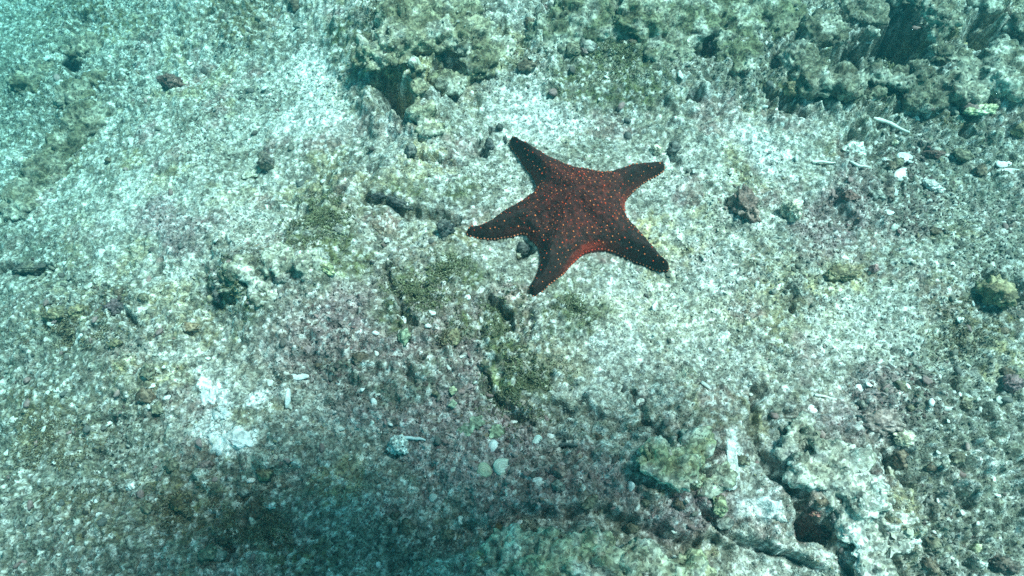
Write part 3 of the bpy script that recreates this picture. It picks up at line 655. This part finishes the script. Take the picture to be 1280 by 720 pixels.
def crustplate(px, py, poly, col, label, seed):
    """thin broken plate with a ragged outline and thickness"""
    c = hit(px, py); v = []; n = len(poly)*4; ring = []
    for (x0, y0), (x1, y1) in zip(poly, poly[1:]+poly[:1]):
        for t in (0, .25, .5, .75):
            qx, qy = x0+(x1-x0)*t, y0+(y1-y0)*t; qx += 3.5*float(n2(np.array(qx*.35), np.array(qy*.35), seed)); qy += 3.5*float(n2(np.array(qx*.35+5), np.array(qy*.35), seed+2))
            x, y = ground(qx, qy, c.z); ring.append((float(x)-c.x, float(y)-c.y))
    ring = np.array(ring); cen = ring.mean(0); R = 8; f = []
    for t in np.linspace(1, 0.0, R, endpoint=False):
        for q in ring:
            p = cen+(q-cen)*t; h = float(height(p[0]+c.x, p[1]+c.y))-c.z
            v.append((p[0], p[1], h+.0028*min(1, (1-t)*5+.3)+.0015*float(n2(np.array(p[0]*220), np.array(p[1]*220), seed))))
    v.append((cen[0], cen[1], float(height(cen[0]+c.x, cen[1]+c.y))-c.z+.004))
    for r in range(R-1):
        for i in range(n): j = (i+1) % n; f.append((r*n+i, r*n+j, (r+1)*n+j, (r+1)*n+i))
    b = len(v)
    for q in ring: v.append((q[0]*.97, q[1]*.97, float(height(q[0]+c.x, q[1]+c.y))-c.z-.004))
    for i in range(n): j = (i+1) % n; f.append((b+i, b+j, j, i))
    v = np.array(v); col = np.tile(col, (len(v), 1))*(1+.12*n3(v*200, seed))[:, None]
    tri = [((R-1)*n+i, (R-1)*n+(i+1) % n, R*n) for i in range(n)]
    F_ = [(a, b_, c_) for a, b_, c_, d_ in f]+[(a, c_, d_) for a, b_, c_, d_ in f]+tri
    return tag(link('white_crust', mesh_np('white_crust', v, F_, np.clip(col*.95, 0, .88)), M_CRUST, loc=c), label, 'coral crust')
crustplate(285, 548, [(252, 540), (268, 535), (284, 543), (298, 532), (312, 540), (316, 556), (300, 562), (286, 556), (276, 568), (262, 560)], (.90, .91, .90), 'bright white ragged coral crust at the edge of brown turf', 3)
crustplate(260, 496, [(248, 488), (262, 482), (276, 490), (270, 505), (256, 508)], (.84, .85, .84), 'small white coral crust above the bright ragged one', 6)
crustplate(914, 590, [(906, 555), (916, 548), (922, 570), (926, 596), (918, 606), (904, 600), (910, 580)], (.84, .85, .83), 'narrow white crust filling the sand pocket by the black crack', 8)
crustplate(955, 640, [(938, 628), (955, 624), (972, 634), (968, 650), (950, 648)], (.82, .83, .82), 'white flat crust between the sand pocket and the black hole', 12)
crustplate(275, 515, [(264, 512), (280, 508), (292, 516), (286, 528), (270, 526)], (.80, .81, .80), 'middle white coral crust between the small one and the ragged one', 15)

# ------------------------------------------------------------------ countable loose bits: the largest few hundred
def visible_rand(n, weight):
    out = []
    while len(out) < n:
        x = rng.uniform(8, 1272); y = rng.uniform(8, 712)
        if ((x-715)/135)**2+((y-268)/105)**2 < 1: continue
        gx, gy = groundv(x, y)
        if rng.random() < lookup(weight, gx, gy): out.append((x, y))
    return out
Wp = np.clip(.25+.7*pink+.5*dark-.4*white+.15*rough, .05, 1)
shapes = [stone_mesh(900+q, 2, .5, .2) for q in range(10)]
def loose(name, n, smin, smax, cols, flat, label, group, cat, mat, weight):
    mes = []
    for q in range(12):
        v, f = shapes[q % 10]; c = np.array(cols[q % len(cols)]); v = v*np.array((1, rng.uniform(.5, .9), flat))
        cc = np.tile(c, (len(v), 1))*(1+.22*n3(v*3+q, q))[:, None]
        mes.append(mesh_np(name, v, f, np.clip(cc, .01, .88)))
        mes[-1].materials.append(mat)
    for x, y in visible_rand(n, weight):
        p = hit(x, y); k = px_size(x, y); s = rng.uniform(smin, smax)*k/2
        o = bpy.data.objects.new(name, mes[rng.integers(12)]); COL.objects.link(o)
        o.location = (p.x, p.y, p.z+s*flat*.35); o.scale = (s, s, s); o.rotation_euler = (rng.normal()*.35, rng.normal()*.35, rng.uniform(0, 6.28))
        tag(o, label, cat, group)
M_PEB2 = surf('tiny_pebble', grain=((3, .75, 1.2),), bump=.15, bscale=6, blotch=0, rough=.8)
loose('shell_fragment', 150, 7, 14, [(.78, .79, .76), (.66, .67, .62), (.72, .74, .68), (.58, .58, .52)], .32, 'small pale shell fragment lying loose on the grit', 'pale shell fragments on the grit', 'shell fragment', M_PEB2, Wp)
loose('pebble', 110, 7, 14, [(.12, .12, .11), (.18, .17, .14), (.22, .20, .16), (.10, .09, .08)], .55, 'small dark pebble lying loose on the grit', 'dark pebbles on the grit', 'pebble', M_PEB2, Wp)
loose('coralline_pebble', 70, 7, 15, [(.30, .20, .19), (.24, .16, .15), (.36, .26, .24)], .55, 'small brownish-pink pebble lying loose on the grit', 'brownish-pink pebbles on the grit', 'pebble', M_PEB2, Wp)

# ------------------------------------------------------------------ shell grit: tens of thousands of tiny chips, one mass
def grit(n):
    x = rng.uniform(-1.3, .92, n*4); y = rng.uniform(.05, 1.24, n*4); k0 = (x < 0) | (y < 1.0); x, y = x[k0], y[k0]
    k = rng.random(len(x)) < lookup(np.clip(.50+.5*pink+.3*dark-.25*green-.3*sandy+.9*fbm2(X*12+5, Y*12, 3, 62), .08, 1), x, y)*(1-.0)
    px, py = to_px(x, y, slope(x, y)); k &= (px > -120) & (px < 1400) & (py > -90) & (py < 800); k &= (((px-715)/130)**2+((py-268)/100)**2 > .35) | ~inside(np.c_[x-c0[0], y-c0[1]])
    x, y = x[k][:n], y[k][:n]; T = np.concatenate(ROCKTOP)
    z = np.concatenate([height(x, y), T[:, 2]]); x = np.concatenate([x, T[:, 0]]); y = np.concatenate([y, T[:, 1]]); n = len(x); s = .0007+.0011*rng.random(n)**2.2+ .0014*(rng.random(n) < .05)
    s *= (1+.35*lookup(pink, x, y))*(1+.75*fbm2(x*9, y*9, 3, 60)+.3*fbm2(x*40, y*40, 2, 61))
    v0 = np.array([(1, 0, 0), (0, 1, 0), (-1, 0, 0), (0, -1, 0), (0, 0, 1), (0, 0, -1)], float)
    f0 = np.array([(0, 1, 4), (1, 2, 4), (2, 3, 4), (3, 0, 4), (1, 0, 5), (2, 1, 5), (3, 2, 5), (0, 3, 5)])
    v = np.repeat(v0[None], n, 0)*(1+.5*(rng.random((n, 6, 1))-.5)) + .25*rng.normal(size=(n, 6, 3))*.6
    v *= np.stack([np.ones(n), rng.uniform(.4, 1, n), rng.uniform(.25, .7, n)], 1)[:, None, :]
    a = rng.uniform(0, 6.28, n); ti = rng.normal(size=n)*.5
    ca_, sa_ = np.cos(ti), np.sin(ti); y1 = v[..., 1]*ca_[:, None]-v[..., 2]*sa_[:, None]; z1 = v[..., 1]*sa_[:, None]+v[..., 2]*ca_[:, None]
    ca_, sa_ = np.cos(a), np.sin(a); x2 = v[..., 0]*ca_[:, None]-y1*sa_[:, None]; y2 = v[..., 0]*sa_[:, None]+y1*ca_[:, None]
    v = np.stack([x2, y2, z1], -1)*s[:, None, None]+np.stack([x, y, z+s*.25], 1)[:, None, :]
    pal = np.array([(.76, .75, .70), (.66, .64, .57), (.54, .52, .45), (.33, .33, .29), (.10, .10, .09), (.30, .19, .18), (.42, .37, .22)])
    pr = np.array([.23, .18, .13, .14, .20, .08, .04]); ci = rng.choice(7, n, p=pr)
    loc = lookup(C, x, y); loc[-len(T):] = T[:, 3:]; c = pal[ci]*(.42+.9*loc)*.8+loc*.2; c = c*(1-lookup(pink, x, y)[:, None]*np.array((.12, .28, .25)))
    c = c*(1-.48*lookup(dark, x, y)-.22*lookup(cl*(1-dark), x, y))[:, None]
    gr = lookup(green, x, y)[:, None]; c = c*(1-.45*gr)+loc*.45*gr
    return v.reshape(-1, 3), (f0[None]+6*np.arange(n)[:, None, None]).reshape(-1, 3), np.repeat(c, 6, 0)
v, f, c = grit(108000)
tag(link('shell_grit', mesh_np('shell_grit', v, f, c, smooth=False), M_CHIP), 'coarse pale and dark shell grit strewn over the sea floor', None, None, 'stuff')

# ------------------------------------------------------------------ turf algae: short blades, one clump per patch
def turf(px, py, rx, ry, n, cols, label, ln=(.002, .0055), seed=0, rot=0):
    n = int(n*1.4); g = np.random.default_rng(seed+50); vv, cc = [], []; ff = []
    o0 = hit(px, py); q = 0; cr_, sr_ = math.cos(math.radians(rot)), math.sin(math.radians(rot))
    r = np.minimum(np.abs(g.normal(size=n*3))*.62, 1.6); an = g.uniform(0, 6.28, n*3); ex = px+rx*r*np.cos(an)*cr_-ry*r*np.sin(an)*sr_; ey = py+rx*r*np.cos(an)*sr_+ry*r*np.sin(an)*cr_
    gx, gy = groundv(ex, ey); keepm = (fbm2(gx*55, gy*55, 3, seed+3) > -.05+.25*(r-.6)) & ~inside(np.c_[gx-c0[0], gy-c0[1]])
    gx, gy = gx[keepm][:n], gy[keepm][:n]; n = len(gx); gz = height(gx, gy)
    L_ = g.uniform(*ln, n); a = g.uniform(0, 6.28, n); le = g.uniform(.3, 1.1, n); wd = g.uniform(.0004, .0009, n)
    dx, dy = np.cos(a), np.sin(a); sx, sy = -dy, dx; b = np.stack([gx, gy, gz-.0008], 1)
    sd = np.stack([sx*wd, sy*wd, 0*wd], 1); m = b+np.stack([dx*L_*le*.35, dy*L_*le*.35, L_*.6], 1); t = b+np.stack([dx*L_*le, dy*L_*le, L_*.85], 1)
    V_ = np.stack([b-sd, b+sd, m+sd*.9, m-sd*.9, t], 1)-np.array(o0[:])
    k = 5*np.arange(n)[:, None]
    F_ = np.concatenate([k+np.array([[0, 1, 2]]), k+np.array([[0, 2, 3]]), k+np.array([[3, 2, 4]])])
    ci = np.array(cols)[g.integers(0, len(cols), n)]*(.7+.6*g.random((n, 1)))
    o = link('turf_algae', mesh_np('turf_algae', V_.reshape(-1, 3), F_, np.repeat(ci, 5, 0), smooth=False), M_ALGA, loc=o0)
    return tag(o, label, 'algae', 'patches of turf algae')
GA = [(.095, .105, .05), (.14, .145, .075), (.06, .068, .036), (.22, .22, .14)]
BA = [(.115, .09, .05), (.16, .135, .08), (.07, .058, .036), (.22, .20, .14)]
turf(405, 280, 52, 46, 2600, GA, 'dark green turf patch on the ridge above the lime-green crusted stone', seed=1)
turf(525, 378, 46, 30, 1800, GA, 'olive turf patch below the end of the dark crevice', seed=2, rot=20)
turf(650, 480, 52, 46, 2400, GA, 'green turf patch above the overlapping green discs', seed=3, rot=20)
turf(628, 405, 26, 34, 900, GA, 'narrow green turf strip under the lower sea star arm', seed=4)
turf(560, 422, 22, 16, 450, BA, 'small brownish turf tuft around the ochre fuzzy lump', seed=5)
turf(225, 636, 66, 36, 1800, BA, 'brown turf patch below the bright white crust', seed=6)
turf(320, 660, 60, 36, 1600, BA, 'brown turf patch in the shaded hollow', seed=7)
turf(775, 75, 90, 48, 2400, GA, 'wide thin green turf on the low boulder', seed=8)
turf(300, 362, 44, 28, 1000, GA, 'grey-green turf over the rock hump', seed=9)
turf(100, 420, 70, 28, 1300, BA, 'brown turf along the stones on the gully bank', seed=10)
turf(1080, 110, 90, 40, 1900, GA, 'green-brown turf at the foot of the outcrop', seed=11)
turf(560, 345, 40, 22, 700, GA, 'sparse olive turf between the dark crevice and the sea star', seed=12)
turf(720, 388, 36, 20, 500, GA, 'sparse green turf near the lower sea star arm tip', seed=13)
turf(80, 120, 60, 70, 1200, BA, 'brown turf band in the hazy gully', seed=14)
turf(60, 560, 70, 70, 1500, BA, 'olive-brown turf on the mottled slope', seed=15)
turf(1210, 420, 50, 50, 900, BA, 'olive turf around the rounded ochre stone', seed=16)
turf(500, 30, 60, 26, 900, BA, 'yellow-brown turf on top of the ledge', seed=17)

# ------------------------------------------------------------------ the snorkeller who holds the camera; only the shadow falls into the picture
def snorkeller():
    root = empty('person', (.30, .2, 1.02)); tag(root, 'snorkeller in a dark wetsuit floating above, reaching the camera down', 'person')
    J = {'pelvis': ((.52, -.62, 1.22), .15), 'waist': ((.51, -.40, 1.22), .135), 'chest': ((.50, -.12, 1.22), .165), 'neck': ((.49, .08, 1.21), .065), 'skull': ((.48, .16, 1.18), .09), 'crown_': ((.475, .26, 1.16), .085),
         'sl': ((.32, .0, 1.20), .065), 'el': ((.10, -.06, 1.06), .045), 'wl': ((.01, -.07, .87), .032), 'hl': ((.0, -.05, .83), .03),
         'sr': ((.68, .0, 1.20), .065), 'er': ((.82, -.22, 1.10), .045), 'wr': ((.78, -.46, 1.12), .032), 'hr': ((.77, -.53, 1.12), .03),
         'hipl': ((.43, -.70, 1.21), .095), 'kl': ((.41, -1.12, 1.18), .062), 'al': ((.40, -1.52, 1.22), .042), 'tl': ((.40, -1.68, 1.18), .035),
         'hipr': ((.61, -.70, 1.21), .095), 'kr': ((.63, -1.12, 1.20), .062), 'ar': ((.65, -1.52, 1.24), .042), 'tr': ((.65, -1.68, 1.20), .035)}
    off = Vector((SDIR.x, SDIR.y))*(1.12/SDIR.z); cs_ = Vector(ground(432, 795))+off; an = math.radians(-60); ca_, sa_ = math.cos(an), math.sin(an)
    J = {k: ((cs_.x+(p[0]-.5)*ca_-(p[1]+.12)*sa_, cs_.y+(p[0]-.5)*sa_+(p[1]+.12)*ca_, p[2]-.10), r) for k, (p, r) in J.items()}
    J['er'] = ((.26, .0, .98), .045); J['wr'] = ((.03, -.06, .88), .032); J['hr'] = ((.0, -.06, .84), .03)
    q = Vector(J['sl'][0]); J['el'] = ((q.x-.22, q.y-.08, q.z-.02), .045); J['wl'] = ((q.x-.42, q.y-.24, q.z-.02), .032); J['hl'] = ((q.x-.47, q.y-.28, q.z-.02), .03)
    E = [('pelvis', 'waist'), ('waist', 'chest'), ('chest', 'neck'), ('neck', 'skull'), ('skull', 'crown_'), ('chest', 'sl'), ('sl', 'el'), ('el', 'wl'), ('wl', 'hl'), ('chest', 'sr'), ('sr', 'er'), ('er', 'wr'), ('wr', 'hr'),
         ('pelvis', 'hipl'), ('hipl', 'kl'), ('kl', 'al'), ('al', 'tl'), ('pelvis', 'hipr'), ('hipr', 'kr'), ('kr', 'ar'), ('ar', 'tr')]
    for h, d in (('hr', Vector((0, .02, -.03))), ('hl', Vector((-.03, -.02, 0)))):
        for q in range(5):
            off = Vector(((q-2)*.016, 0, 0)); b = Vector(J[h][0])
            J[f'{h}{q}a'] = ((b+off+d*.8)[:], .010); J[f'{h}{q}b'] = ((b+off*1.2+d*(1.9 if q else 1.2))[:], .008)
            E += [(h, f'{h}{q}a'), (f'{h}{q}a', f'{h}{q}b')]
    ks = list(J); me = bpy.data.meshes.new('body'); b0 = root.location
    me.from_pydata([(Vector(J[k][0])-b0)[:] for k in ks], [(ks.index(a), ks.index(b)) for a, b in E], [])
    o = bpy.data.objects.new('body', me); COL.objects.link(o); o.parent = root
    md = o.modifiers.new('skin', 'SKIN'); md.use_smooth_shade = True
    for i, k in enumerate(ks):
        s = me.skin_vertices[0].data[i]; s.radius = (J[k][1], J[k][1]); s.use_root = (k == 'pelvis')
    sb = o.modifiers.new('sub', 'SUBSURF'); sb.levels = 1; sb.render_levels = 1
    me.materials.append(surf('wetsuit', (.02, .022, .025), attr=False, grain=((200, .9, 1.1),), bump=.05, blotch=.1, rough=.6))
    mfin = surf('fin_rubber', (.02, .05, .09), attr=False, grain=((200, .9, 1.1),), bump=.05, blotch=.1, rough=.5)
    for k in ('tl', 'tr'):
        b = Vector(J[k][0])-b0; v = []
        kn = Vector(J['a'+k[1]][0]); d = (Vector(J[k][0])-kn); d.z = 0; d.normalize(); sdv = Vector((-d.y, d.x, 0))
        for t, wd, z in ((0, .05, 0), (.3, .07, -.01), (.7, .10, -.03), (1, .085, -.05)):
            for sx in (-1, 1):
                for dz in (.008, -.008): v.append((b+d*(.45*t-.04)+sdv*sx*wd+Vector((0, 0, z+dz*(1.2-t))))[:])
        f = []
        for i in range(3):
            a = i*4; c = a+4; f += [(a, a+2, c+2, c), (a+1, c+1, c+3, a+3), (a, c, c+1, a+1), (a+2, a+3, c+3, c+2)]
        f += [(0, 1, 3, 2), (12, 14, 15, 13)]
        link('swim_fin', mesh_np('swim_fin', v, f), mfin, root)
    # mask: a rounded shell with a lens over the face
    v, f = ico(2); v = v*np.array((.075, .05, .035)); hp = Vector(J['skull'][0])-b0
    link('diving_mask', mesh_np('diving_mask', v+np.array((hp.x+.03, hp.y+.02, hp.z-.075)), f), mfin, root)
snorkeller()

# ------------------------------------------------------------------ sea water between camera and bottom
hb = bpy.data.meshes.new('haze'); bmx = bmesh.new(); bmesh.ops.create_cube(bmx, size=1)
for vtx in bmx.verts: vtx.co = Vector((vtx.co.x*100, vtx.co.y*100+.5, (vtx.co.z+.5)*3.1-1.7))
bmx.to_mesh(hb); bmx.free()
mh = bpy.data.materials.new('sea_water_haze'); mh.use_nodes = True; t = mh.node_tree; t.nodes.clear()
pv = t.nodes.new('ShaderNodeVolumePrincipled'); pv.inputs['Color'].default_value = (.015, .09, .105, 1); pv.inputs['Absorption Color'].default_value = (.02, .90, .90, 1); pv.inputs['Density'].default_value = WATER_D; pv.inputs['Anisotropy'].default_value = .2
ou = t.nodes.new('ShaderNodeOutputMaterial'); t.links.new(pv.outputs[0], ou.inputs['Volume'])
tag(link('haze', hb, mh), 'blue-green sea water haze', None, None, 'stuff')
